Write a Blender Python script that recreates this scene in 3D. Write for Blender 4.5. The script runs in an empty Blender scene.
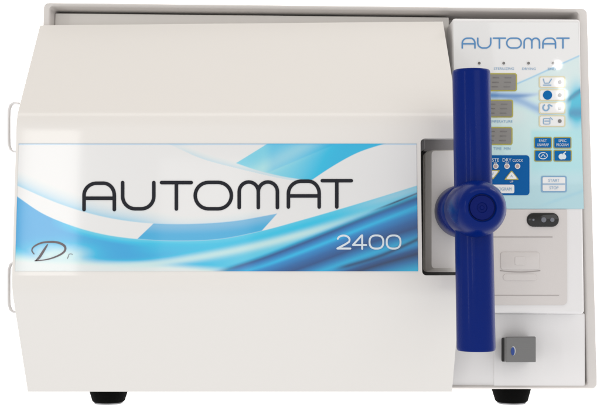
import bpy, bmesh, math, random
import numpy as np
from mathutils import Vector, Matrix
random.seed(4)
sc = bpy.context.scene
COL = sc.collection

# ------------------------------------------------------------------ camera
F = 1201.0                      # focal length in photo pixels (600 px wide)
PITCH = math.radians(7.0)
PX0, PY0 = 300.0, 240.0 - F*math.tan(PITCH)   # principal point
CAMY = -1.1
CAMZ = 0.0                      # set below so that the table is z = 0
cp, sp = math.cos(PITCH), math.sin(PITCH)

def at(px, py, Y):
    """point of the plane Y (metres, front of the cabinet = 0) seen at a photo pixel"""
    x = (px-PX0)/F; y = -(py-PY0)/F
    d = Vector((x, cp - y*sp, sp + y*cp))
    t = (Y-CAMY)/d.y
    return Vector((d.x*t, Y, CAMZ + d.z*t))

def proj(x, y, z):
    dy = y-CAMY; dz = z-CAMZ
    depth = dy*cp + dz*sp
    up = -dy*sp + dz*cp
    return PX0 + F*x/depth, PY0 - F*up/depth

CAMZ = -at(300, 404.3, 0.015).z
cam = bpy.data.cameras.new('camera'); camo = bpy.data.objects.new('camera', cam); COL.objects.link(camo)
camo.location = (0, CAMY, CAMZ); camo.rotation_euler = (math.radians(90)+PITCH, 0, 0)
cam.sensor_width = 36; cam.lens = 36*F/600; cam.shift_y = -(204-PY0)/600; cam.shift_x = 0
cam.clip_end = 100; cam.clip_start = .01
sc.camera = camo

# ------------------------------------------------------------------ materials
def lin(c):
    c = np.asarray(c, float)/255
    return np.where(c <= .04045, c/12.92, ((c+.055)/1.055)**2.4)

def mat(name, rgb, rough=.4, metal=0, spec=.5, coat=0, bump=0, bscale=400, var=0, vcol=False, emit=0, coat_rough=.08):
    m = bpy.data.materials.new(name); m.use_nodes = True
    nt = m.node_tree; b = nt.nodes['Principled BSDF']
    b.inputs['Base Color'].default_value = (*rgb, 1)
    b.inputs['Roughness'].default_value = rough; b.inputs['Metallic'].default_value = metal
    b.inputs['Specular IOR Level'].default_value = spec
    b.inputs['Coat Weight'].default_value = coat; b.inputs['Coat Roughness'].default_value = coat_rough
    tc = nt.nodes.new('ShaderNodeTexCoord')
    if emit:
        b.inputs['Emission Color'].default_value = (1, 1, 1, 1); b.inputs['Emission Strength'].default_value = emit
    if vcol:
        a = nt.nodes.new('ShaderNodeVertexColor'); a.layer_name = 'print'
        nt.links.new(a.outputs['Color'], b.inputs['Base Color'])
    elif var:
        n = nt.nodes.new('ShaderNodeTexNoise'); n.inputs['Scale'].default_value = 9; n.inputs['Detail'].default_value = 6
        nt.links.new(tc.outputs['Object'], n.inputs['Vector'])
        mx = nt.nodes.new('ShaderNodeMix'); mx.data_type = 'RGBA'
        mx.inputs['A'].default_value = (*[c*(1-var) for c in rgb], 1); mx.inputs['B'].default_value = (*[min(1, c*(1+var)) for c in rgb], 1)
        nt.links.new(n.outputs['Fac'], mx.inputs['Factor']); nt.links.new(mx.outputs['Result'], b.inputs['Base Color'])
        mr = nt.nodes.new('ShaderNodeMapRange'); mr.inputs['To Min'].default_value = rough*.8; mr.inputs['To Max'].default_value = rough*1.25
        nt.links.new(n.outputs['Fac'], mr.inputs['Value']); nt.links.new(mr.outputs['Result'], b.inputs['Roughness'])
    if bump:
        n2 = nt.nodes.new('ShaderNodeTexNoise'); n2.inputs['Scale'].default_value = bscale; n2.inputs['Detail'].default_value = 2
        nt.links.new(tc.outputs['Object'], n2.inputs['Vector'])
        bp = nt.nodes.new('ShaderNodeBump'); bp.inputs['Strength'].default_value = bump; bp.inputs['Distance'].default_value = .0006
        nt.links.new(n2.outputs['Fac'], bp.inputs['Height']); nt.links.new(bp.outputs['Normal'], b.inputs['Normal'])
    return m

M = {
 'paint':   mat('white_enamel', (.785, .76, .73), .32, spec=.35, coat=.5, bump=.10, bscale=260, coat_rough=.05),
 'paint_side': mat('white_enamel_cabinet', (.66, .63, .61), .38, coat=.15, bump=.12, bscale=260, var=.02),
 'plastic': mat('white_plastic', (.80, .79, .795), .36, bump=.08, bscale=700, var=.015),
 'latch':   mat('ivory_plastic', (.88, .85, .81), .4, bump=.06, bscale=600, var=.02),
 'beige':   mat('beige_plastic', (.66, .625, .61), .42, bump=.1, bscale=900, var=.025),
 'groove':  mat('groove_shadow_gap', (.36, .33, .32), .7),
 'blue':    mat('navy_plastic', (.0, .013, .155), .28, spec=.06, coat=.10, coat_rough=.12, bump=.22, bscale=900, var=.12),
 'blue2':   mat('navy_plastic_insert', (.0, .007, .12), .42, spec=.1, bump=.3, bscale=900, var=.1),
 'black':   mat('black_rubber', (.002, .002, .002), .8, spec=.05, bump=.2, bscale=600, var=.1),
 'rubber_base': mat('grey_rubber', (.22, .22, .23), .6, var=.1),
 'dark':    mat('dark_steel', (.05, .05, .05), .5, metal=.3, var=.3),
 'steel':   mat('grey_steel', (.30, .29, .30), .4, metal=.2, bump=.2, bscale=300, var=.2),
 'print':   mat('printed_film', (1, 1, 1), .28, vcol=True, coat=.7, coat_rough=.06),
 'panelprint': mat('printed_membrane', (1, 1, 1), .22, vcol=True, coat=.8, coat_rough=.025),
 'ink':     mat('black_ink', (.003, .004, .010), .45, spec=.3),
 'ink_w':   mat('pale_ink', (.66, .74, .80), .35, coat=.2),
 'ink_b':   mat('blue_ink', (.07, .24, .50), .35),
 'ink_b2':  mat('pale_blue_ink', (.22, .40, .60), .35),
 'ink_g':   mat('bronze_ink', (.13, .11, .12), .3, metal=.4),
 'key_b':   mat('blue_key', (.0, .13, .40), .35, spec=.1, var=.04),
 'key_box': mat('blue_field', (.0, .105, .36), .35, spec=.1, var=.04),
 'yellow':  mat('olive_yellow_ink', (.42, .38, .07), .4),
 'cream':   mat('cream_ink', (.68, .63, .40), .4, coat=.8, coat_rough=.03),
 'white':   mat('white_ink', (.80, .80, .80), .35, coat=.8, coat_rough=.03),
 'screen':  mat('grey_screen', (.21, .20, .19), .25, var=.05, coat=.2),
 'led':     mat('lamp_lens', (.10, .09, .08), .2, coat=.8, coat_rough=.03),
 'ledp':    mat('pink_lamp_lens', (.45, .33, .32), .2),
 'gloss':   mat('black_glass', (.006, .006, .006), .12),
 'lens':    mat('smoked_lens', (.16, .17, .20), .15),
 'brushed': mat('brushed_metal', (.19, .19, .19), .42, metal=.8, var=.1),
 'edge':    mat('polished_edge', (.55, .55, .55), .3, metal=.6),
 'darkside':mat('black_side', (.006, .006, .006), .6, spec=.15),
 'bluemark':mat('blue_mark', (.01, .05, .26), .3),
 'white_top': mat('white_acrylic', (.82, .82, .82), .6, spec=.2),
 'sweep':   mat('glowing_white_sweep', (.8, .8, .8), .5, spec=.2, emit=1.02),  # emission added so the sweep stays pure white and shows no shadow
}

# brushed look for the plug-in block
nt = M['brushed'].node_tree
tc = nt.nodes.new('ShaderNodeTexCoord'); mp = nt.nodes.new('ShaderNodeMapping'); mp.inputs['Scale'].default_value = (30, 30, 1600)
nz = nt.nodes.new('ShaderNodeTexNoise'); nz.inputs['Scale'].default_value = 2
bp = nt.nodes.new('ShaderNodeBump'); bp.inputs['Strength'].default_value = .35; bp.inputs['Distance'].default_value = .0004
nt.links.new(tc.outputs['Object'], mp.inputs['Vector']); nt.links.new(mp.outputs['Vector'], nz.inputs['Vector'])
nt.links.new(nz.outputs['Fac'], bp.inputs['Height']); nt.links.new(bp.outputs['Normal'], nt.nodes['Principled BSDF'].inputs['Normal'])

# ------------------------------------------------------------------ mesh builder
class MB:
    def __init__(s): s.v = []; s.f = []; s.m = []
    def add(s, vs, fs, mi=0):
        o = len(s.v); s.v += [Vector(v) for v in vs]
        for f in fs: s.f.append([o+i for i in f]); s.m.append(mi)
    def rings(s, rings, mi=0, cap0=True, cap1=True):
        n = len(rings[0]); vs = [p for r in rings for p in r]; fs = []
        for k in range(len(rings)-1):
            for i in range(n):
                j = (i+1) % n
                fs.append([k*n+i, k*n+j, (k+1)*n+j, (k+1)*n+i])
        if cap0: fs.append(list(range(n))[::-1])
        if cap1: fs.append([(len(rings)-1)*n+i for i in range(n)])
        s.add(vs, fs, mi)
    def plate(s, pts, Y, th=.0006, mi=0, back=.0002, ch=0):
        """flat plate outlined by photo pixels, front face at Y, body towards +Y"""
        P = [at(x, y, Y) for x, y in pts]
        B = [p + Vector((0, th+back, 0)) for p in P]
        if ch:
            c = sum(P, Vector())/len(P)
            rg = []
            w = max((p-c).length for p in P)
            sh = lambda k: [c + (p-c)*(1-k/w) for p in P]
            mid = [p + Vector((0, ch, 0)) for p in P]
            m2 = [p + Vector((0, ch*.3, 0)) for p in sh(ch*.3)]
            s.rings([B, mid, m2, sh(ch)], mi)
        else: s.rings([B, P], mi)
    def stroke(s, pts, w, Y, mi=0, th=.0004, close=False):
        """ribbon of rounded strokes; pts and w in photo pixels"""
        P = [Vector((x, y)) for x, y in pts]
        n = len(P)
        if close: P = P + [P[0]]; n += 1
        L = []; R = []
        for i in range(n):
            if close:
                a = P[i-1] if i > 0 else P[-2]; b = P[i+1] if i < n-1 else P[1]
            else: a = P[max(i-1, 0)]; b = P[min(i+1, n-1)]
            d = (b-a).normalized(); nn = Vector((-d.y, d.x)); ww = w[i] if isinstance(w, (list, tuple)) else w
            L.append(P[i]+nn*ww/2); R.append(P[i]-nn*ww/2)
        out = [*L]
        if not close:
            d = (P[-1]-P[-2]).normalized(); ww = (w[-1] if isinstance(w, (list, tuple)) else w)/2; a0 = math.atan2(d.x, -d.y)
            base = Vector((-d.y, d.x))
            for k in range(1, 6):
                t = math.pi*k/6; out.append(P[-1] + base*ww*math.cos(t) + d*ww*math.sin(t))
            out += R[::-1]
            d = (P[0]-P[1]).normalized(); ww = (w[0] if isinstance(w, (list, tuple)) else w)/2; base = Vector((-d.y, d.x))
            for k in range(1, 6):
                t = math.pi*k/6; out.append(P[0] + base*ww*math.cos(t) + d*ww*math.sin(t))
            s.plate([(p.x, p.y) for p in out], Y, th, mi)
        else:
            for i in range(n-1):
                q = [L[i], L[i+1], R[i+1], R[i]]
                s.add([at(p.x, p.y, Y) for p in q], [[0, 1, 2, 3]], mi)
    def lathe(s, prof, c, axis, seg=64, mi=0, cap0=True, cap1=True):
        """prof: (radius, distance along axis)"""
        ax = Vector(axis).normalized(); u = ax.orthogonal().normalized(); w = ax.cross(u)
        s.rings([[Vector(c)+ax*h+(u*math.cos(2*math.pi*i/seg)+w*math.sin(2*math.pi*i/seg))*r for i in range(seg)] for r, h in prof], mi, cap0, cap1)
    def text(s, body, cx, cy, h, Y, mi=0, width=None):
        cu = bpy.data.curves.new('t', 'FONT'); cu.body = body; cu.align_x = 'CENTER'; cu.align_y = 'CENTER'; cu.size = 1; cu.resolution_u = 3
        o = bpy.data.objects.new('t', cu); COL.objects.link(o)
        bpy.context.view_layer.update()
        me = bpy.data.meshes.new_from_object(o.evaluated_get(bpy.context.evaluated_depsgraph_get()))
        xs = [v.co.x for v in me.vertices]; ys = [v.co.y for v in me.vertices]
        x0, x1, y0, y1 = min(xs), max(xs), min(ys), max(ys)
        k = h/(y1-y0); kx = k if width is None else width/(x1-x0)
        vs = [at(cx+(v.co.x-(x0+x1)/2)*kx, cy-(v.co.y-(y0+y1)/2)*k, Y) for v in me.vertices]
        s.add(vs, [list(p.vertices) for p in me.polygons], mi)
        bpy.data.objects.remove(o); bpy.data.curves.remove(cu); bpy.data.meshes.remove(me)
    def build(s, name, mats, parent=None, smooth=0, bevel=0, seg=3, fix=True):
        me = bpy.data.meshes.new(name); me.from_pydata([tuple(v) for v in s.v], [], s.f)
        for m in (mats if isinstance(mats, (list, tuple)) else [mats]): me.materials.append(M[m])
        me.polygons.foreach_set('material_index', s.m)
        if fix:
            bm = bmesh.new(); bm.from_mesh(me); bmesh.ops.recalc_face_normals(bm, faces=bm.faces); bm.to_mesh(me); bm.free()
        if smooth:
            me.polygons.foreach_set('use_smooth', [True]*len(me.polygons)); me.set_sharp_from_angle(angle=math.radians(smooth))
        o = bpy.data.objects.new(name, me); COL.objects.link(o)
        if parent:
            o.parent = parent; bpy.context.view_layer.update(); o.matrix_parent_inverse = parent.matrix_world.inverted()
        if bevel:
            b = o.modifiers.new('bevel', 'BEVEL'); b.width = bevel; b.segments = seg; b.limit_method = 'ANGLE'; b.angle_limit = math.radians(35)
            me.polygons.foreach_set('use_smooth', [True]*len(me.polygons)); b.harden_normals = True
        return o

def rrect(x0, y0, x1, y1, r=2, n=5, corners=(1, 1, 1, 1)):
    out = []
    for (cx, cy, a, on) in ((x1-r, y0+r, -90, corners[1]), (x1-r, y1-r, 0, corners[2]), (x0+r, y1-r, 90, corners[3]), (x0+r, y0+r, 180, corners[0])):
        if not on:
            out.append((x1 if cx > (x0+x1)/2 else x0, y0 if cy < (y0+y1)/2 else y1)); continue
        for k in range(n+1):
            t = math.radians(a+90*k/n); out.append((cx+r*math.cos(t), cy+r*math.sin(t)))
    return out
def circ(cx, cy, r, n=24, ry=None): return [(cx+r*math.cos(2*math.pi*i/n), cy+(ry or r)*math.sin(2*math.pi*i/n)) for i in range(n)]
def arc(cx, cy, rx, ry, a0, a1, n=10): return [(cx+rx*math.cos(math.radians(a0+(a1-a0)*k/n)), cy-ry*math.sin(math.radians(a0+(a1-a0)*k/n))) for k in range(n+1)]

# ------------------------------------------------------------------ the autoclave
root = bpy.data.objects.new('autoclave', None); COL.objects.link(root)
root['label'] = 'white tabletop autoclave with blue bar handle, wide printed door and control panel'
root['category'] = 'autoclave'
root.empty_display_size = .1

# ---- cabinet: open-fronted enamelled case whose walls stand proud of the front plates
def rring(pts, r, Y, inset=0, n=6):
    """rounded ring through four photo-pixel corners TL TR BR BL, placed on plane 0 then moved to Y"""
    P = [at(x, y, 0) for x, y in pts]
    c = sum(P, Vector())/4
    Q = []
    for p in P:
        gx = 0 if not inset or Y > .3 or inset < .001 else (.0052 if p.x > c.x else .0028)
        Q.append(Vector((p.x - math.copysign(inset+gx, p.x-c.x), Y, p.z - math.copysign(inset, p.z-c.z))))
    out = []
    for i, p in enumerate(Q):
        a = Q[i-1]; b = Q[(i+1) % 4]
        da = (a-p).normalized(); db = (b-p).normalized(); rr = max(r-inset*.6, .0015)
        for k in range(n+1):
            t = k/n; p0 = p+da*rr; p1 = p+db*rr
            out.append(p0*(1-t)**2 + p*2*t*(1-t) + p1*t**2)
    return out
CC = [(43, 2.2), (587.8, 8.0), (598, 389.5), (36, 389)]
mb = MB()
mb.rings([rring(CC, .006, .46, .012), rring(CC, .006, .45, .003), rring(CC, .006, .012), rring(CC, .006, .003), rring(CC, .006, .0008, .0008), rring(CC, .006, 0, .0016),
          rring(CC, .006, .0008, .0032), rring(CC, .006, .004, .0040), rring(CC, .006, .045, .0046)], 0, True, True)
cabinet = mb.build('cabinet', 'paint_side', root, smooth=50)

# plate behind the door, with the dark joint round it
p = lambda x, y, Y=.0: at(x, y, Y)
xl = at(52.8, 100, .020).x; zt = at(200, 14.3, .020).z
def boxmb(x0, x1, y0, y1, z0, z1):
    m = MB(); v = [(x, y, z) for x in (x0, x1) for y in (y0, y1) for z in (z0, z1)]
    m.add(v, [[0, 1, 3, 2], [4, 6, 7, 5], [0, 4, 5, 1], [2, 3, 7, 6], [0, 2, 6, 4], [1, 5, 7, 3]]); return m
zb = at(300, 387, 0).z
mb = MB()
mb.rings([[Vector((x, Y, z)) for x, z in ((xl, at(52, 13.2, .020).z), (at(449, 17, .020).x, at(449, 17.3, .020).z), (at(449, 17, .020).x, zb+.003), (xl, zb+.003))] for Y in (.028, .020)])
mb.build('front_plate', 'paint', cabinet, bevel=.001)

# ---- control housing
HY = -.020
mb = MB()
pts = [(452.5, 18.2), (580.3, 19.2), (584.5, 314), (453.5, 313)]
A_ = [at(x, y, HY) for x, y in pts]
B_ = [Vector((a.x, .0448, a.z)) for a in A_]
mb.rings([B_, A_])
housing = mb.build('control_housing', 'plastic', root, bevel=.0028, seg=4)

# lower fascia
mb = MB()
pts = [(493, 313), (585.3, 313), (585.6, 388.3), (493, 388.3)]
A_ = [at(x, y, 0.001) for x, y in pts]; B_ = [Vector((a.x, .0448, a.z)) for a in A_]
mb.rings([B_, A_])
fascia = mb.build('lower_fascia', 'plastic', root, bevel=.0018)
mb = MB()
pts = [(432, 300), (493, 300), (493, 388.2), (432, 388.2)]
A_ = [at(x, y, 0.0022) for x, y in pts]; B_ = [Vector((a.x, .036, a.z)) for a in A_]
for q in (A_, B_): q[1].x = q[2].x = at(493, 350, .001).x + .003
mb.rings([B_, A_])
mb.build('hinge_side_fascia', 'plastic', root, bevel=.001)

# ---- feet
for k, (px, row, Y) in enumerate(((108.5, 404, .024), (511.5, 404, .024))):
    c = at(px, row, Y); x = c.x
    top = at(px, 388 if k else 389, 0).z + .002
    for j, yy in enumerate((Y, .40)):
        m = MB(); r1 = .0192; r2 = .0148
        m.lathe([(r2-.0015, .0), (r2, .0012), (r1-.0005, top-.004), (r1, top)], (x, yy, 0.0012), (0, 0, 1), 40)
        ft = m.build('foot', 'black', root, smooth=40)
        m = MB(); m.lathe([(r2*.86, .0), (r2*.9, .0015)], (x, yy, 0), (0, 0, 1), 32)
        m.build('foot_pad', 'rubber_base', ft, smooth=40)

# ---- door: folded sheet, top slope / flat / bottom slope, with a notch for the latch
DY = -.100
XL = at(14.2, 200, DY).x; XR = at(459.5, 200, DY).x
prof = [(24.0, -.004), (116, DY+.000), (288, DY), (391.6, -.030)]
def zrow(row, Y): return at(300, row, Y).z
K = [Vector((0, Y, zrow(r, Y))) for r, Y in prof]
def fillet(a, b, c, d, n=8):
    p0 = b+(a-b).normalized()*d; p1 = b+(c-b).normalized()*d
    return [p0*(1-t)**2+b*2*t*(1-t)+p1*t*t for t in [k/n for k in range(n+1)]]
line = [K[0]] + fillet(K[0], K[1], K[2], .010) + fillet(K[1], K[2], K[3], .010) + [K[3]]
# top edge is not quite level on the photo: the door sits a touch off true
mb = MB()
n = len(line)
nx = [XL, XR]
flat_i = 9      # index of the last point of the upper fillet
nz0, nz1 = zrow(138.6, DY), zrow(275.4, DY); NX = at(421.3, 200, DY).x
R = .0035
def arcpts(cx, cz, a0, a1): return [Vector((cx+R*math.cos(math.radians(a0+(a1-a0)*k/5)), DY, cz+R*math.sin(math.radians(a0+(a1-a0)*k/5)))) for k in range(6)]
bm = bmesh.new()
dz_ = at(300, 26, -.004).z-at(300, 24, -.004).z
Lv = [bm.verts.new((XL-(.0035 if i == 0 else 0), q.y, q.z+(dz_*.7 if i == 0 else 0))) for i, q in enumerate(line)]; Rv = [bm.verts.new((XR, q.y, q.z-(dz_*1.2 if i == 0 else 0))) for i, q in enumerate(line)]
for i in range(n-1):
    if i == flat_i: continue
    bm.faces.new([Lv[i], Lv[i+1], Rv[i+1], Rv[i]])
notch = [bm.verts.new((XR, DY, nz0))] + [bm.verts.new(q) for q in arcpts(NX+R, nz0-R, 90, 180)] + [bm.verts.new(q) for q in arcpts(NX+R, nz1+R, 180, 270)] + [bm.verts.new((XR, DY, nz1))]
V_ = lambda x, z: bm.verts.new((x, DY, z))
N0, top_arc, bot_arc, N1 = notch[0], notch[1:7], notch[7:13], notch[13]
L0, L0r, L1r, L1 = V_(XL, nz0), V_(XL, nz0-R), V_(XL, nz1+R), V_(XL, nz1)
C0, C1 = V_(NX, nz0), V_(NX, nz1)
bm.faces.new([Lv[flat_i], L0, C0, top_arc[0], N0, Rv[flat_i]])
bm.faces.new([L0, L0r, top_arc[-1], C0])
bm.faces.new([L0r, L1r, bot_arc[0], top_arc[-1]])
bm.faces.new([L1r, L1, C1, bot_arc[0]])
bm.faces.new([L1, Lv[flat_i+1], Rv[flat_i+1], N1, bot_arc[-1], C1])
for k in range(5):
    bm.faces.new([C0, top_arc[k+1], top_arc[k]]); bm.faces.new([C1, bot_arc[k+1], bot_arc[k]])
bmesh.ops.recalc_face_normals(bm, faces=bm.faces)
# turned-back edges
be = [e for e in bm.edges if e.is_boundary]
r = bmesh.ops.extrude_edge_only(bm, edges=be)
nv = [v for v in r['geom'] if isinstance(v, bmesh.types.BMVert)]
for v in nv:
    notchv = v.co.x > NX-.001 and nz1-.001 < v.co.z < nz0+.001
    v.co.y = v.co.y + (.022 if v.co.y > -.04 else .03) if not notchv else v.co.y+.012
    if v.co.y > .03: v.co.y = .03
bmesh.ops.recalc_face_normals(bm, faces=bm.faces)
me = bpy.data.meshes.new('door'); bm.to_mesh(me); bm.free(); me.materials.append(M['paint'])
# wanted outside = towards -Y
s_ = sum(p_.normal.y*p_.area for p_ in me.polygons)
if s_ > 0: me.flip_normals()
door = bpy.data.objects.new('door', me); COL.objects.link(door); door.parent = root
me.polygons.foreach_set('use_smooth', [True]*len(me.polygons))
so = door.modifiers.new('sheet', 'SOLIDIFY'); so.thickness = .002; so.offset = -1
bv = door.modifiers.new('bevel', 'BEVEL'); bv.width = .0014; bv.segments = 3; bv.limit_method = 'ANGLE'; bv.angle_limit = math.radians(50)
wn = door.modifiers.new('normals', 'WEIGHTED_NORMAL'); wn.weight = 100
# inner pan of the door, so that it is closed behind
mb = boxmb(XL+.004, NX-.009, -.060, -.052, K[2].z-.01, K[1].z-.0)
mb.build('inner_pan', 'paint_side', door, bevel=.001)

# ---- hinges (white brackets on the outer left edge)
for (y0, y1) in ((103, 152), (262, 312)):
    path = [(19, y0+.5), (14, y0), (10.8, y0+2.2), (9.2, y0+7), (8.8, y0+14), (8.8, y1-14), (9.2, y1-7), (10.8, y1-2.2), (14, y1), (19, y1-.5)]
    P = [at(x, y, -.07) for x, y in path]; rg = []
    for i, q in enumerate(P):
        d = (P[min(i+1, len(P)-1)]-P[max(i-1, 0)]).normalized(); n2 = Vector((0, 1, 0)); n1 = d.cross(n2)
        rg.append([q+n1*.0011*math.cos(t)+n2*.004*math.sin(t) for t in [2*math.pi*k/16 for k in range(16)]])
    mb = MB(); mb.rings(rg); mb.build('hinge', 'plastic', door, smooth=60)

# ---- latch block in the notch
mb = MB()
def ring4(x0, y0, x1, y1, Y, r): return [at(x, y, Y) for x, y in rrect(x0, y0, x1, y1, r)]
ws = lambda ring, Y: [Vector((v.x, Y, v.z)) for v in ring]
r0 = ring4(424.8, 152, 486, 272, -.056, 3); r1 = ring4(425.3, 151.2, 486, 271.5, -.067, 3); r2 = ring4(431, 150, 486, 269, -.072, 3)
r3 = ring4(431.6, 151, 485, 268, -.0735, 3)
mb.rings([ws(r0, -.03), r0, r1, r2, r3])
latch = mb.build('latch_cover', 'latch', root, smooth=35)
mb = MB()
rb = ring4(415, 133, 462, 281, -.040, 2)
mb.rings([ws(rb, -.034), rb])
plate_ = mb.build('latch_plate', 'dark', root, bevel=.001)
mb = MB()
A_ = [at(x, y, -.047) for x, y in ((418, 137), (458, 137), (458, 151.5), (424, 151.5))]
mb.rings([ws(A_, -.041), A_])
A_ = [at(x, y, -.056) for x, y in ((420.8, 138.8), (425, 138.8), (425, 149), (420.8, 152))]
mb.rings([ws(A_, -.041), A_])
mb.build('latch_bracket', 'steel', root, bevel=.0006)

# ---- door handle
BY = -.148
ztop = at(471, 67.5, BY-.016).z; zbot = at(477, 352.3, BY-.016).z
hz = at(478, 208.5, -.17).z
xb = at(473.6, 208, BY).x
rad = (at(492.2, 208, BY).x - at(455.4, 208, BY).x)/2*1.035
mb = MB()
def bar(z0, z1):
    h = z1-z0; sg = 1 if h > 0 else -1; h = abs(h)
    mb.lathe([(rad, 0), (rad*1.0, h*.5), (rad*1.004, h-.0025), (rad*.985, h-.0008), (rad*.94, h)], (xb, BY, z0), (0, 0, sg), 72)
bar(hz, ztop); bar(hz, zbot)
handle = mb.build('door_handle', 'blue', root, smooth=40)
# hub: rear boss and rounded front
hx = at(479, 208, -.180).x
hr = (at(506, 208, -.165).x-at(451.5, 208, -.165).x)/2*1.04
mb = MB()
mb.lathe([(hr*.93, -.105), (hr*.955, -.108), (hr*.96, -.112), (hr*.965, -.150), (hr*1.0, -.1515), (hr*1.005, -.164), (hr*.985, -.174), (hr*.93, -.183), (hr*.83, -.190), (hr*.70, -.1945), (hr*.52, -.197), (hr*.50, -.1966), (hr*.48, -.195)][::-1] and
         [(hr*.98, .068), (hr*1.0, .070), (hr*1.01, .074), (hr*1.0, .131), (hr*.965, .1325), (hr*.975, .136), (hr*.99, .142), (hr*1.0, .150), (hr*1.0, .164), (hr*.98, .174), (hr*.93, .183), (hr*.84, .190), (hr*.71, .1948), (hr*.56, .1968), (hr*.50, .1972), (hr*.475, .1966), (hr*.46, .1945)],
         (hx, 0, hz), (0, -1, 0), 96)
hub = mb.build('hub', 'blue', handle, smooth=45)
mb = MB()
mb.lathe([(hr*.43, .193), (hr*.43, .1952), (hr*.41, .1958), (hr*.18, .1958), (hr*.16, .1950), (hr*.08, .1950), (hr*.06, .1956)], (hx, 0, hz), (0, -1, 0), 48)
mb.build('hub_cap', 'blue2', hub, smooth=35)
# shaft that joins hub and chamber
mb = MB(); mb.lathe([(hr*.45, .0), (hr*.45, .088)], (hx, .0, hz), (0, -1, 0), 40); mb.build('shaft', 'steel', handle, smooth=40)

# ------------------------------------------------------------------ printed art
def sm(a, b, x): t = np.clip((x-a)/(b-a), 0, 1); return t*t*(3-2*t)
def curve(pts, x):
    """smooth interpolation through points"""
    P = np.array(pts, float); xs, ys = P[:, 0], P[:, 1]
    m = np.gradient(ys, xs); i = np.clip(np.searchsorted(xs, x)-1, 0, len(xs)-2)
    h = xs[i+1]-xs[i]; t = np.clip((x-xs[i])/h, -.5, 1.5)
    return (2*t**3-3*t**2+1)*ys[i]+(t**3-2*t**2+t)*h*m[i]+(-2*t**3+3*t**2)*ys[i+1]+(t**3-t**2)*h*m[i+1]
def mixc(a, c, k): return a*(1-k[..., None]) + lin(c)*k[..., None]
rng = np.random.default_rng(3)
def vnoise(x, y, s):
    """smooth value noise"""
    G = rng.random((64, 64)); u = (x/s) % 63; v = (y/s) % 63
    i = u.astype(int); j = v.astype(int); fu = u-i; fv = v-j; fu = fu*fu*(3-2*fu); fv = fv*fv*(3-2*fv)
    return (G[i, j]*(1-fu)+G[i+1, j]*fu)*(1-fv)+(G[i, j+1]*(1-fu)+G[i+1, j+1]*fu)*fv

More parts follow.
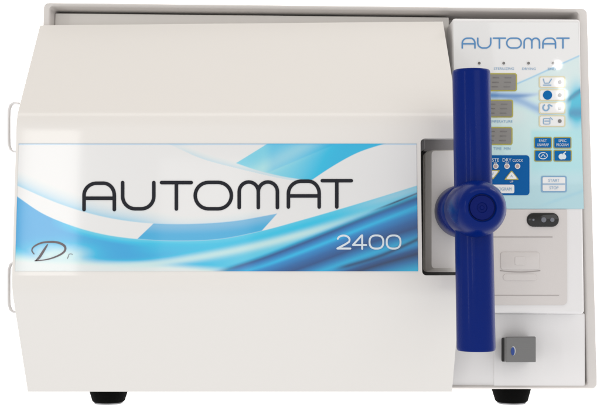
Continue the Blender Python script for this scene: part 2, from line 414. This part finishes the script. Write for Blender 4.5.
def door_art(x, y):
    c = np.zeros(x.shape+(3,)) + lin((234, 230, 228))
    e = .7
    # pale ghost curve top left to centre
    g = curve([(120, 128), (168, 143), (200, 157), (240, 168), (290, 179), (320, 183)], x)
    c = mixc(c, (176, 205, 232), .55*sm(-1, 8, y-g-0)*0 + .55*np.exp(-np.maximum(g-y, 0)/5)*(y < g+1)*sm(150, 200, x)*(1-sm(290, 316, x)))
    # top ribbon
    low = curve([(225, 159), (250, 168), (280, 176), (312, 181)], x)
    rt = curve([(300, 188), (312, 180), (330, 168), (355, 154), (390, 142)], x)
    dl = 165-(x-233)*.62
    rib = (y > dl-.5) & (y < low) & (y < rt) & (x > 230)
    k = sm(-e, e, y-dl)*sm(-e, e, low-y)*sm(-e, e, rt-y)*(x > 230)
    rc = lin((150, 203, 230))*(1-sm(285, 340, x+ (y-160)*.5))[..., None] + lin((98, 178, 220))*sm(285, 340, x+(y-160)*.5)[..., None]
    c = c*(1-k[..., None]) + rc*k[..., None]
    k2 = np.exp(-((y-(176-(x-250)*.55))/9)**2)*k*.45
    c = mixc(c, (215, 235, 244), k2)
    k4 = sm(-1, 1, (175-(x-262)*.42)-y)*k*.25*sm(262, 275, x)
    c = mixc(c, (60, 150, 205), k4)
    # upper edge of left white band with its blue glow above
    U = curve([(0, 178), (18, 186), (60, 204), (100, 216), (140, 222.5), (190, 224), (235, 221), (280, 213)], x)
    k = np.exp(-np.maximum(U-y, 0)/9)*(y < U+1)*(1-sm(120, 190, x)*.6)*(1-sm(250, 280, x))
    c = mixc(c, (140, 190, 228), .75*k)
    # below U: white band (until the slanted cut) then mid blue band
    Lw = curve([(0, 184), (18, 197), (40, 212), (70, 225), (100, 233.5), (138, 239), (180, 240.8), (220, 239), (263, 230.5), (300, 220.5), (340, 209), (380, 197), (425, 183)], x)
    cut = x > 155-(y-222)*1.05
    inside = sm(-e, e, y-U)*sm(-e, e, Lw-y)
    c = mixc(c, (233, 229, 227), inside*(1-sm(-e, e, x-(155-(y-222)*1.05))))
    bb = inside*sm(-e, e, x-(155-(y-222)*1.05))*sm(-e, e, (276-(y-215)*.9)-x)
    c = mixc(c, (112, 166, 214), bb*(.82+.18*sm(0, 12, y-U)))
    # big lower field
    low_ = sm(-e, e, y-Lw)
    d = y-Lw
    f = np.zeros_like(c) + lin((134, 198, 230))
    # saturated core to the left, fading downwards
    nb = vnoise(x+30, y, 13)*.6+vnoise(x, y, 5)*.4
    core = 1.5*np.exp(-((x-108)/80)**2)*sm(0, 14, d)*(1-sm(20+ (x-100)*.03, 40, d))
    f = mixc(f, (18, 158, 214), np.clip(core*1.25, 0, 1))
    left = 1.3*(1-sm(35, 85, x))*(1-sm(42, 62, d))
    f = mixc(f, (44, 155, 212), np.clip(left*(.75+.5*nb), 0, 1))
    fog = np.exp(-(((x-60)/30)**2+((y-254)/10)**2))
    f = mixc(f, (214, 230, 241), np.clip(fog*(.75+.4*nb), 0, 1))
    bot = sm(curve([(0, 250), (60, 254), (120, 258), (180, 262), (230, 266), (420, 300)], x), curve([(0, 262), (60, 266), (120, 268), (180, 270), (230, 276), (420, 310)], x), y)
    f = mixc(f, (226, 232, 238), bot*.95)
    # second soft ribbon x 130-300
    f = mixc(f, (92, 182, 222), np.exp(-((d-9)/7)**2)*sm(120, 160, x)*(1-sm(300, 420, x))*.8)
    wl = curve([(60, 268), (150, 264), (200, 257), (260, 245), (330, 226), (425, 192)], x)
    f = mixc(f, (214, 230, 241), np.exp(-((y-wl)/4.5)**2)*sm(70, 150, x)*(1-sm(290, 420, x))*.8)
    # dark folds on the right: coordinate across the folds
    P0 = curve([(160, 283), (215, 271), (255, 258.5), (300, 241), (350, 221.5), (390, 206), (425, 192)], x)
    q = (y-P0)/(1+ (x-215)/420)          # distance below the first dark line, stretched to the right
    on = sm(-3, 3, q)
    stops = [(-4, (120, 190, 226)), (0, (30, 110, 170)), (2.2, (6, 78, 138)), (5, (8, 120, 185)), (9, (60, 172, 222)), (12, (20, 130, 195)), (17, (2, 96, 160)), (22, (2, 72, 130)), (26, (20, 120, 180)),
             (30, (70, 168, 214)), (34, (40, 140, 198)), (37, (4, 80, 138)), (40, (2, 50, 96)), (44, (16, 110, 168)), (50, (86, 172, 214)), (60, (120, 190, 226)), (80, (140, 200, 232))]
    qq = q*1.0 + .8*np.sin(x/27)
    F_ = np.stack([np.interp(qq, [s[0] for s in stops], [lin(s[1])[k] for s in stops]) for k in range(3)], -1)
    kk = (on*sm(200, 240, x))[..., None]
    f = f*(1-kk)+F_*kk
    # sharp navy hairline to upper right
    hl = curve([(340, 221), (380, 208), (425, 190)], x)
    f = mixc(f, (3, 30, 74), np.exp(-((y-hl)/1.1)**2)*sm(365, 400, x))
    f = mixc(f, (176, 205, 236), np.exp(-((d-3)/4.5)**2)*sm(330, 400, x)*.8)
    # thin lower fold line
    h2 = curve([(290, 281), (340, 268), (380, 256), (425, 236)], x)
    f = mixc(f, (2, 40, 84), np.exp(-((y-h2)/2.2)**2)*sm(330, 350, x)*.8)
    h3 = curve([(240, 275), (300, 252.5), (350, 233), (425, 203)], x)
    f = mixc(f, (80, 184, 230), np.exp(-((y-h3)/1.3)**2)*sm(250, 290, x)*.55)
    c = c*(1-low_[..., None]) + f*low_[..., None]
    # thin blue top edge
    c = mixc(c, (120, 170, 220), np.exp(-np.maximum(y-144.3, 0)/.7)*.6)
    return np.clip(c, 0, 1)

def panel_art(x, y):
    base = lin((236, 236, 238))*(1-sm(60, 110, y))[..., None] + lin((206, 226, 236))*sm(60, 110, y)[..., None]
    base = base*(1-sm(120, 200, y))[..., None] + lin((190, 216, 230))*sm(120, 200, y)[..., None]
    c = base
    dl = curve([(440, 112), (490, 94), (520, 82.5), (550, 69), (590, 51)], x)
    c = mixc(c, (206, 222, 236), sm(0, 1, y-dl)*(1-sm(0, 40, y-dl))*.8)
    c = mixc(c, (150, 185, 226), np.exp(-((y-dl)/1.0)**2)*.8*sm(475, 520, x))
    # blue-violet ribbon
    r1 = curve([(450, 97), (490, 95.5), (520, 96), (550, 92), (590, 80)], x)
    c = mixc(c, (112, 132, 190), np.exp(-((y-r1)/np.interp(x, [450, 515, 550], [4.5, 3.0, 1.2]))**2)*(1-sm(515, 548, x)))
    r2 = curve([(500, 96), (520, 101), (540, 110), (560, 114), (590, 116)], x)
    c = mixc(c, (130, 150, 204), np.exp(-((y-r2)/4.5)**2)*.7*sm(500, 518, x)*(1-sm(540, 562, x)))
    c = mixc(c, (228, 236, 242), np.exp(-((x-505)/18)**2-((y-116)/8)**2)*.6)
    # teal blob right edge
    t1 = np.exp(-(((x-577)/8.0)**2+((y-106)/20)**2))
    c = mixc(c, (84, 184, 214), np.clip(t1*1.3, 0, 1))
    sl = y-(100-(x-568)*.75)
    c = mixc(c, (14, 116, 160), np.exp(-(sl/3.2)**2)*sm(564, 571, x)*.85)
    c = mixc(c, (10, 130, 176), np.exp(-((y-113)/6)**2)*sm(566, 571, x)*.85)
    c = mixc(c, (176, 218, 226), sm(127, 133, y)*(1-sm(165, 180, y))*sm(529, 533, x)*.7)
    c = mixc(c, (160, 200, 220), np.exp(-((y-(206-(x-540)*.35))/2)**2)*sm(530, 560, x)*.3)
    return np.clip(c, 0, 1)

def art_sheet(name, quad, Y, nx, nz, fn, m, parent, thick=.0004):
    """quad: world x0,x1,z0,z1"""
    x0, x1, z0, z1 = quad
    X, Z = np.meshgrid(np.linspace(x0, x1, nx), np.linspace(z0, z1, nz), indexing='xy')
    dep = (Y-CAMY)*cp+(Z-CAMZ)*sp; up = -(Y-CAMY)*sp+(Z-CAMZ)*cp
    px = PX0+F*X/dep; py = PY0-F*up/dep
    C = fn(px, py); mx_ = C.max(-1, keepdims=True); C = np.clip(mx_-(mx_-C)*np.array([1.28, 1.03, 1.0]), 0, .75)
    V = np.stack([X, np.full_like(X, Y), Z], -1).reshape(-1, 3)
    idx = np.arange(nx*nz).reshape(nz, nx)
    Fq = np.stack([idx[:-1, :-1], idx[:-1, 1:], idx[1:, 1:], idx[1:, :-1]], -1).reshape(-1, 4)
    # rim turned back to the surface, so the film has thickness
    border = np.concatenate([idx[0, :], idx[1:, -1], idx[-1, -2::-1], idx[-2:0:-1, 0]])
    nb = len(border); VB = V[border].copy(); VB[:, 1] += thick
    off = len(V); V = np.concatenate([V, VB]); C2 = C.reshape(-1, 3); C2 = np.concatenate([C2, C2[border]])
    j = (np.arange(nb)+1) % nb
    FB = np.stack([border[j], border, off+np.arange(nb), off+j], -1)
    Fq = np.concatenate([Fq, FB])
    me = bpy.data.meshes.new(name); me.vertices.add(len(V)); me.vertices.foreach_set('co', V.ravel())
    me.loops.add(Fq.size); me.loops.foreach_set('vertex_index', Fq.ravel().astype(np.int32))
    me.polygons.add(len(Fq)); me.polygons.foreach_set('loop_start', np.arange(0, Fq.size, 4, dtype=np.int32))
    me.update(calc_edges=True); me.validate()
    a = me.color_attributes.new('print', 'FLOAT_COLOR', 'POINT')
    a.data.foreach_set('color', np.concatenate([C2, np.ones((len(C2), 1))], 1).astype(np.float32).ravel())
    me.materials.append(M[m]); o = bpy.data.objects.new(name, me); COL.objects.link(o); o.parent = parent
    return o

SY = DY-.0005
sx0 = at(16.8, 208, SY).x; sx1 = at(417.3, 208, SY).x; sz1 = at(300, 143.6, SY).z; sz0 = at(300, 271.2, SY).z
art_sheet('door_label', (sx0, sx1, sz0, sz1), SY, 820, 262, door_art, 'print', door)

# lettering on the door label -------------------------------------------------
def g_A(x0, x1, y0, y1):
    r = (x1-x0)*.42; m = y0+(y1-y0)*.57
    return [[(x0, y1)]+[(x0, y0+r*1.05)]+arc(x0+r, y0+r*.95, r, r*.95, 180, 95, 9)+arc(x1-r*.85, y0+r*.95, r*.85, r*.95, 88, 0, 9)+[(x1, y1)], [(x0, m), (x1, m)]]
def g_U(x0, x1, y0, y1):
    r = (x1-x0)*.40
    return [[(x0, y0)]+arc(x0+r, y1-r, r, r, 180, 270, 9)+arc(x1-r, y1-r, r, r, 270, 360, 9)+[(x1, y0)]]
def g_T(x0, x1, y0, y1): return [[(x0, y0), (x1, y0)], [((x0+x1)/2, y0), ((x0+x1)/2, y1)]]
def g_O(x0, x1, y0, y1):
    r = (y1-y0)*.5
    return ['c', arc(x1-r, (y0+y1)/2, r, r, 90, -90, 16)+arc(x0+r, (y0+y1)/2, r, r, 270, 90, 16)]
def g_M(x0, x1, y0, y1):
    m = (x0+x1)/2; r = (m-x0)/2
    return [[(x0, y1)]+arc(x0+r, y0+r, r, r, 180, 0, 14)+[(m, y1)], [(m, y0+r)]+arc(m+r, y0+r, r, r, 180, 0, 14)+[(x1, y1)]]
def word(mb, glyphs, w, Y, mi=0):
    for fn, a in glyphs:
        g = fn(*a)
        if g and g[0] == 'c': mb.stroke(g[1], w, Y, mi, close=True)
        else:
            for q_, s in enumerate(g): mb.stroke(s, w, Y-q_*.00012, mi)
LY = SY-.0004
mb = MB()
word(mb, [(g_A, (84, 114.3, 183.2, 209.6)), (g_U, (122.6, 153.8, 182.6, 208.8)), (g_T, (161.5, 191.2, 182.6, 209)), (g_O, (195.2, 231.4, 182.4, 208.8)),
          (g_M, (239.2, 277.4, 182, 207.6)), (g_A, (288.4, 319.2, 181.2, 207)), (g_T, (322.3, 351.3, 180.7, 207))], 3.6, LY)
mb.build('brand_lettering', 'ink', door, fix=False)
mb = MB(); w = 1.9
y0, y1 = 235.5, 248.5
mb.stroke(arc(343.6, 239.9, 6.0, 4.4, 165, -28, 14)+[(345.5, 244.2), (337.6, y1-.2)], w, LY); mb.stroke([(337.4, y1), (350.4, y1)], w, LY-.0001)
mb.stroke([(362.2, y1+.3), (362.2, y0-.2)], w, LY); mb.stroke([(361.6, y0), (353, 244.9)], w, LY-.0001); mb.stroke([(353, 245), (366.2, 245)], w, LY-.0002)
for cx in (376.4, 393.6): mb.stroke([(cx+6.9*math.copysign(abs(math.cos(t))**.8, math.cos(t)), 242+6.6*math.copysign(abs(math.sin(t))**.8, math.sin(t))) for t in [2*math.pi*(k+.5)/36 for k in range(36)]], w, LY, close=True)
mb.build('number_lettering', 'ink_w', door, fix=False)
mb = MB()
Dp = [(34, 254), (31.8, 250.5), (34, 246.5), (41, 243), (50, 241.9), (58, 242.6), (64, 245.6), (65.2, 249.5), (62, 253.5), (54, 257.4), (45, 259.8), (35, 260.8)]
def spline(P, n=6):
    out = []
    for i in range(len(P)-1):
        a = P[max(i-1, 0)]; b = P[i]; c = P[i+1]; d = P[min(i+2, len(P)-1)]
        for k in range(n):
            t = k/n
            out.append(tuple(.5*((2*b[q])+(c[q]-a[q])*t+(2*a[q]-5*b[q]+4*c[q]-d[q])*t*t+(3*b[q]-a[q]-3*c[q]+d[q])*t**3) for q in (0, 1)))
    return out+[P[-1]]
S = spline(Dp); mb.stroke(S, [.9+1.3*math.sin(math.pi*i/len(S))**1.5 for i in range(len(S))], LY)
S = spline([(47.5, 244.5), (44, 250), (39.5, 257), (36, 260.5)]); mb.stroke(S, [1.0+1.4*math.sin(math.pi*i/len(S)) for i in range(len(S))], LY)
mb.stroke(spline([(67.5, 258.5), (68.8, 254.6), (70.6, 253.8), (72.4, 254.4)]), .45, LY)
mb.build('emblem', 'ink_g', door, fix=False)

# ------------------------------------------------------------------ control panel
PY = HY-.0006
px0 = at(454.5, 110, PY).x; px1 = at(581, 110, PY).x; pz1 = at(500, 22, PY).z; pz0 = at(500, 208.8, PY).z
panel = art_sheet('control_panel', (px0, px1, pz0, pz1), PY, 260, 380, panel_art, 'panelprint', housing)
panel.parent = root
EY = PY-.0004; EY2 = EY-.0004; EY3 = EY2-.0004
def sub(name, mats, fn, bevel=0, parent=None, fix=True):
    m = MB(); fn(m); return m.build(name, mats, parent or panel, fix=fix)
# displays with olive frames
for (x0, y0, x1, y1) in ((466, 73.2, 517, 91.3), (466, 99.6, 513.2, 117.6), (466, 127, 512.6, 145)):
    def f(m):
        m.plate(rrect(x0, y0, x1, y1, 2.2), EY, mi=0); m.plate(rrect(x0+1.3, y0+1.3, x1-1.3, y1-1.3, 1.4), EY2, mi=1)
        for i in range(3):
            cx = x1-9-i*12
            for (a, b) in (((cx-3, y0+4.5), (cx+3, y0+4.5)), ((cx-3.4, (y0+y1)/2), (cx+2.6, (y0+y1)/2)), ((cx-4, y1-4.5), (cx+2, y1-4.5))):
                m.stroke([a, b], .7, EY3, 2)
    sub('display', ['yellow', 'screen', 'led'], f)
M['led'].node_tree.nodes['Principled BSDF'].inputs['Base Color'].default_value = (.10, .09, .085, 1)
# lamps in the top row
for x in (479.3, 503.8, 528.6, 553.2):
    sub('indicator_light', ['white', 'led'], lambda m: (m.plate(circ(x, 63.2, 2.2), EY, mi=0), m.plate(circ(x, 63.2, 1.4), EY2, mi=1)))
# membrane cells
for i, (y0, y1) in enumerate(((76.3, 88), (89.2, 101), (102.2, 114), (115.2, 127))):
    def f(m):
        m.plate(rrect(538.8, y0, 565.5, y1, 2), EY, mi=0); m.plate(rrect(540.2, y0+1.2, 564.2, y1-1.1, 1.4), EY2, mi=1)
        yc = (y0+y1)/2
        if i == 0: m.stroke([(543.5, yc-3), (544.5, yc+1), (549, yc+1), (551.5, yc-3)], 1, EY3, 2); m.stroke([(543.5, yc+3), (551, yc+3)], .9, EY3, 2)
        if i == 1: m.plate(circ(547.6, yc, 4.6), EY3, mi=4)
        if i == 2: m.stroke(arc(546, yc-.5, 3, 3, 120, 400, 10), 1.5, EY3, 2); m.stroke([(549, yc-3.5), (552, yc-2)], 1.2, EY3, 2)
        if i == 3: m.stroke(rrect(543.5, yc-2.6, 550, yc+3, 1), .8, EY3, 2, close=True); m.stroke([(545, yc), (549, yc)], 1, EY3, 2); m.stroke([(550.5, yc-3.4), (552.5, yc-1.6)], .8, EY3, 2)
        m.plate(circ(559.8, yc, 1.9), EY3, mi=3)
    sub('program_key', ['cream', 'white', 'ink_b2', 'led', 'key_b'], f)
# four blue keys
for i, (x0, y0, x1, y1) in enumerate(((534, 137, 552, 148.6), (553.4, 137, 571.5, 148.6), (534.2, 149.8, 552, 161.6), (553.6, 149.8, 571.8, 161.6))):
    def f(m):
        m.plate(rrect(x0, y0, x1, y1, 1.5), EY, mi=0); m.plate(rrect(x0+1.1, y0+1, x1-1.1, y1-1, .8), EY2, mi=1)
        xc = (x0+x1)/2; yc = (y0+y1)/2
        if i == 0: m.text('FAST', xc, yc-2.1, 2.6, EY3, 2); m.text('UNWRAP', xc, yc+2, 2.8, EY3, 2, 11.5)
        if i == 1: m.text('SPEC', xc, yc-2.1, 2.6, EY3, 2); m.text('PROGRAM', xc, yc+2, 2.8, EY3, 2, 12)
        if i == 2: m.stroke(arc(xc, yc, 4.3, 3.2, 60, 400, 14), .8, EY3, 2); m.stroke([(xc-2, yc+1), (xc, yc-1.4), (xc+2, yc+1)], .8, EY3, 2)
        if i == 3: m.plate(circ(xc-1.2, yc+.9, 2.9, 20, 2.9), EY3, mi=2); m.plate(circ(xc+1.3, yc+1, 2.2, 20, 2.6), EY3-.00005, mi=2); m.stroke([(xc+.4, yc-1.5), (xc+2.8, yc-3.6)], 1.1, EY3, 2)
    sub('cycle_key', ['yellow', 'key_b', 'ink_w'], f)
# start / stop key
def f(m):
    m.plate(rrect(541, 175.8, 566.8, 192.4, 2), EY, mi=0); m.plate(rrect(542.6, 177.2, 565.3, 191, 1.2), EY2, mi=1)
    m.plate([(542.8, 183.6), (565, 183.6), (565, 184.5), (542.8, 184.5)], EY3, mi=0)
    m.text('START', 554, 180.4, 3, EY3, 0, 11); m.text('STOP', 554, 187.8, 3, EY3, 0, 9)
sub('start_key', ['ink_b2', 'white'], f)
# blue settings field with its keys
def f(m):
    m.plate(rrect(470, 155.3, 529.5, 195.2, 3.2), EY, mi=0)
    m.text('STE', 495.5, 160, 3.2, EY2, 1); m.text('DRY', 507, 160, 3.2, EY2, 1); m.text('CLOCK', 517.8, 160.4, 2.6, EY2, 1, 10.5)
    m.text('SET', 495.5, 156.9+6.1, 1.6, EY2, 1); m.text('SET', 507, 156.9+6.1, 1.6, EY2, 1); m.text('UP', 511.6, 181.6, 2.0, EY2, 1)
sub('settings_field', ['key_box', 'ink_w'], f)
for x in (484.5, 495.8, 507, 517.6):
    sub('indicator_light', ['white', 'ledp'], lambda m: (m.plate(circ(x, 166.2, 2.7), EY2, mi=0), m.plate(circ(x, 166.2, 1.8), EY3, mi=1)))
def tri(cx, cy, w, h, up):
    P = [(cx, cy-h/2), (cx+w/2, cy+h/2), (cx-w/2, cy+h/2)] if up else [(cx, cy+h/2), (cx+w/2, cy-h/2), (cx-w/2, cy-h/2)]
    out = []
    for i in range(3):
        a, b, c = Vector(P[i-1]), Vector(P[i]), Vector(P[(i+1) % 3]); u = b+(a-b).normalized()*1.8; v = b+(c-b).normalized()*1.8
        out += [tuple(u*(1-t)**2+b*2*t*(1-t)+v*t*t) for t in (0, .25, .5, .75, 1)]
    return out
for cx, up in ((492.8, False), (511.6, True)):
    def f(m):
        m.plate(tri(cx, 175, 15.2, 9.8, up), EY2, mi=0); m.plate(tri(cx, 175.2 if up else 174.7, 11.6, 7.4, up), EY3, mi=1)
        m.text('A' if up else 'V', cx, 176 if up else 173.8, 2.6, EY3-.0002, 2)
    sub('arrow_key', ['yellow', 'white', 'ink_b2'], f)
sub('program_button', ['white', 'ink_b2'], lambda m: (m.plate(rrect(480, 184.6, 514.3, 193.2, 1.6), EY2, mi=0), m.text('PROGRAM', 503, 189, 3.2, EY3, 1, 17)))
# lettering printed on the panel
mb = MB()
y0, y1 = 38.2, 48
word(mb, [(g_A, (462.3, 475, y0, y1)), (g_U, (477.8, 490.8, y0, y1)), (g_T, (493.5, 505.5, y0, y1)), (g_O, (506.8, 521.3, y0, y1)), (g_M, (524.2, 539.6, y0, y1)), (g_A, (543, 555.6, y0, y1)), (g_T, (557, 569, y0, y1))], 1.45, EY)
mb.build('brand_lettering', ['ink_b', 'ink_b2'], panel, fix=False)
for t, x, y, h, w_ in (('STERILIZING', 504, 68.6, 2.3, 20), ('DRYING', 529, 68.8, 2.3, 13.5), ('END', 552, 69, 2.3, 8), ('TEMPERATURE', 500, 121.5, 2.6, 25), ('TIME  MIN', 502, 148.6, 2.8, 17)):
    mb = MB(); mb.text(t, x, y, h, EY, 0, w_); mb.build('caption', 'ink_b2', panel, fix=False)

# ------------------------------------------------------------------ printer bay under the panel
RY = HY-.0012
mb = MB()
pts = [(456, 209.6), (567, 209.6)] + [(567, 300)] + [(567-4+4*math.cos(math.radians(a)), 301+4*math.sin(math.radians(a))) for a in (20, 45, 70, 90)] + [(456, 305)]
mb.plate(pts, RY, .0008)
printer = mb.build('printer_cover', 'beige', root)
mb = MB()
mb.plate([(486, 236.6), (552.5, 236.6), (552.5, 237.4), (486, 237.4)], RY-.0003, .0002)
mb.plate([(486, 295), (559, 295), (559, 295.6), (486, 295.6)], RY-.0003, .0002)
mb.stroke(spline([(500.5, 270.6), (508, 271.5), (520, 272), (532, 271.5), (540, 270.6)]), .9, RY-.0003, 0)
mb.build('cover_joint', 'groove', printer)
mb = MB()
mb.plate(rrect(500.5, 252, 539.5, 269.6, 2.5), RY-.0009, .0008, ch=.0007)
mb.build('pull_tab', 'beige', printer, smooth=60)
mb = MB()
mb.plate(rrect(515, 256.5, 525.5, 265, 1), RY-.0013, .0004, ch=.0003); mb.plate(rrect(503, 274, 537, 280.5, 3), RY-.0006, .0005, ch=.0005)
mb.build('embossing', 'beige', printer)
mb = MB()
mb.plate(rrect(527, 212.8, 559.2, 226.8, 6.8, 8), RY-.0016, .0015, ch=.0012)
eye = mb.build('sensor_window', 'gloss', printer, smooth=60)
for x, r in ((533.5, 1.2), (543.8, 2.6), (552.4, 2.2)):
    mb = MB(); mb.plate(circ(x, 219.8, r), RY-.0022, .0004, ch=.0003); mb.build('lens', 'lens', eye)

# ------------------------------------------------------------------ plug-in block (its own thing)
mb = MB()
U0 = -.026
ax = [at(x, y, U0) for x, y in ((506.3, 337.4), (535.6, 337.2), (535.6, 361.8), (506.3, 361.9))]
zf = lambda Y, g=0: [Vector((v.x + (g if i in (1, 2) else -g), Y, v.z + (g if i < 2 else -g))) for i, v in enumerate(ax)]
usb = bpy.data.objects.new('usb_dongle', None); COL.objects.link(usb)
cc = sum(ax, Vector())/4; usb.location = (cc.x, 0, ax[2].z)
usb['label'] = 'small dark metallic block with blue oval mark plugged in at the lower right corner'
usb['category'] = 'usb dongle'
mb.rings([[v-Vector((0, 0, .0024)) for v in zf(.001)], zf(U0+.004)]); mb.build('side_case', 'darkside', usb, bevel=.0012)
mb = MB(); mb.rings([zf(U0+.004, .0003), zf(U0, .0003)]); mb.build('face_plate', 'brushed', usb, bevel=.0007)
mb = MB(); mb.plate(circ(512.9, 351.2, 1.9, 24, 4.2), U0-.0006, .0005, mi=0)
mb.plate(circ(513.3, 350.8, 2.3, 24, 4.6), U0-.0003, .0002, mi=1); mb.build('oval_mark', ['bluemark', 'edge'], usb)
mb = MB(); mb.rings([zf(U0+.006, .0004), zf(U0+.0045, .0004)]); mb.build('trim', 'edge', usb)

# ------------------------------------------------------------------ setting: white sweep with an added glow
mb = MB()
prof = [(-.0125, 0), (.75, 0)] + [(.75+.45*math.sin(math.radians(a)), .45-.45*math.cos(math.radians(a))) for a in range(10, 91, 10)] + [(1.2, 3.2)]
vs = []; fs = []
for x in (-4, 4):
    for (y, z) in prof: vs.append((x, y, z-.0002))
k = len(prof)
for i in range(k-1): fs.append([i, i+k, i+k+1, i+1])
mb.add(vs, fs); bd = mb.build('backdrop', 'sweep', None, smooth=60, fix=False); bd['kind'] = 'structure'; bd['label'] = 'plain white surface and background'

# ------------------------------------------------------------------ light
wd = bpy.data.worlds.new('World'); sc.world = wd; wd.use_nodes = True
nt = wd.node_tree; bg = nt.nodes['Background']; bg.inputs[1].default_value = 1.0
tc = nt.nodes.new('ShaderNodeTexCoord'); sx = nt.nodes.new('ShaderNodeSeparateXYZ'); rp = nt.nodes.new('ShaderNodeValToRGB')
mr = nt.nodes.new('ShaderNodeMapRange'); mr.inputs['From Min'].default_value = -1; mr.inputs['From Max'].default_value = 1
nt.links.new(tc.outputs['Generated'], sx.inputs[0]); nt.links.new(sx.outputs['Z'], mr.inputs['Value']); nt.links.new(mr.outputs[0], rp.inputs[0]); nt.links.new(rp.outputs[0], bg.inputs[0])
e = rp.color_ramp.elements; e[0].position = .42; e[0].color = (1.0, 1.0, 1.0, 1); e[1].position = .62; e[1].color = (.635, .60, .56, 1)
def area(name, loc, target, sx, sy, power, col=(1, 1, 1), shape='RECTANGLE'):
    l = bpy.data.lights.new(name, 'AREA'); l.shape = shape; l.size = sx; l.size_y = sy; l.energy = power; l.color = col
    o = bpy.data.objects.new(name, l); COL.objects.link(o); o.location = loc
    o.rotation_euler = (Vector(target)-Vector(loc)).to_track_quat('-Z', 'Y').to_euler(); return o
T = (0, -.05, .2)
area('soft_front', (1.3, -2.4, 1.0), T, 1.6, 1.4, 8.5, (.97, .98, 1))
area('strip_left', (-1.5, -1.6, .35), T, .14, 1.3, 3, (1, 1, 1))
area('strip_hub', (1.05, .15, 1.3), (.14, -.16, .18), .10, .40, 2.6)
area('overhead_fill', (0, -.75, 1.6), (0, -.6, 0), 1.4, .4, 3.5, (1, .985, .96))  # added fill light from above, no such lamp known
# ceiling spots mirrored in the glossy panel
def mirror_lamp(px, py, Yp, dist, size, power, sy=None):
    a = at(px, py, Yp); c = Vector((0, CAMY, CAMZ)); d = (a-c).normalized(); d.y = -d.y
    loc = a+d*dist; return area('spot' if not sy else 'window', loc, a, size, sy or size, power, (1, .99, .97), shape='RECTANGLE' if sy else 'DISK')
for px, py, s in ((557.5, 65, .030), (560.5, 83, .036), (562.5, 94, .038), (560.5, 106, .028)):
    mirror_lamp(px, py, PY, 3.0, s, .055)

mirror_lamp(50, 203, DY, 2.0,   .137, 1.05, sy=.42)
mirror_lamp(205, 215, DY, 2.2, .24, .3, sy=.30)
sc.view_settings.view_transform = 'Standard'; sc.view_settings.look = 'None'; sc.view_settings.gamma = 1; sc.view_settings.exposure = 0
sc.render.engine = 'CYCLES'; sc.cycles.max_bounces = 8
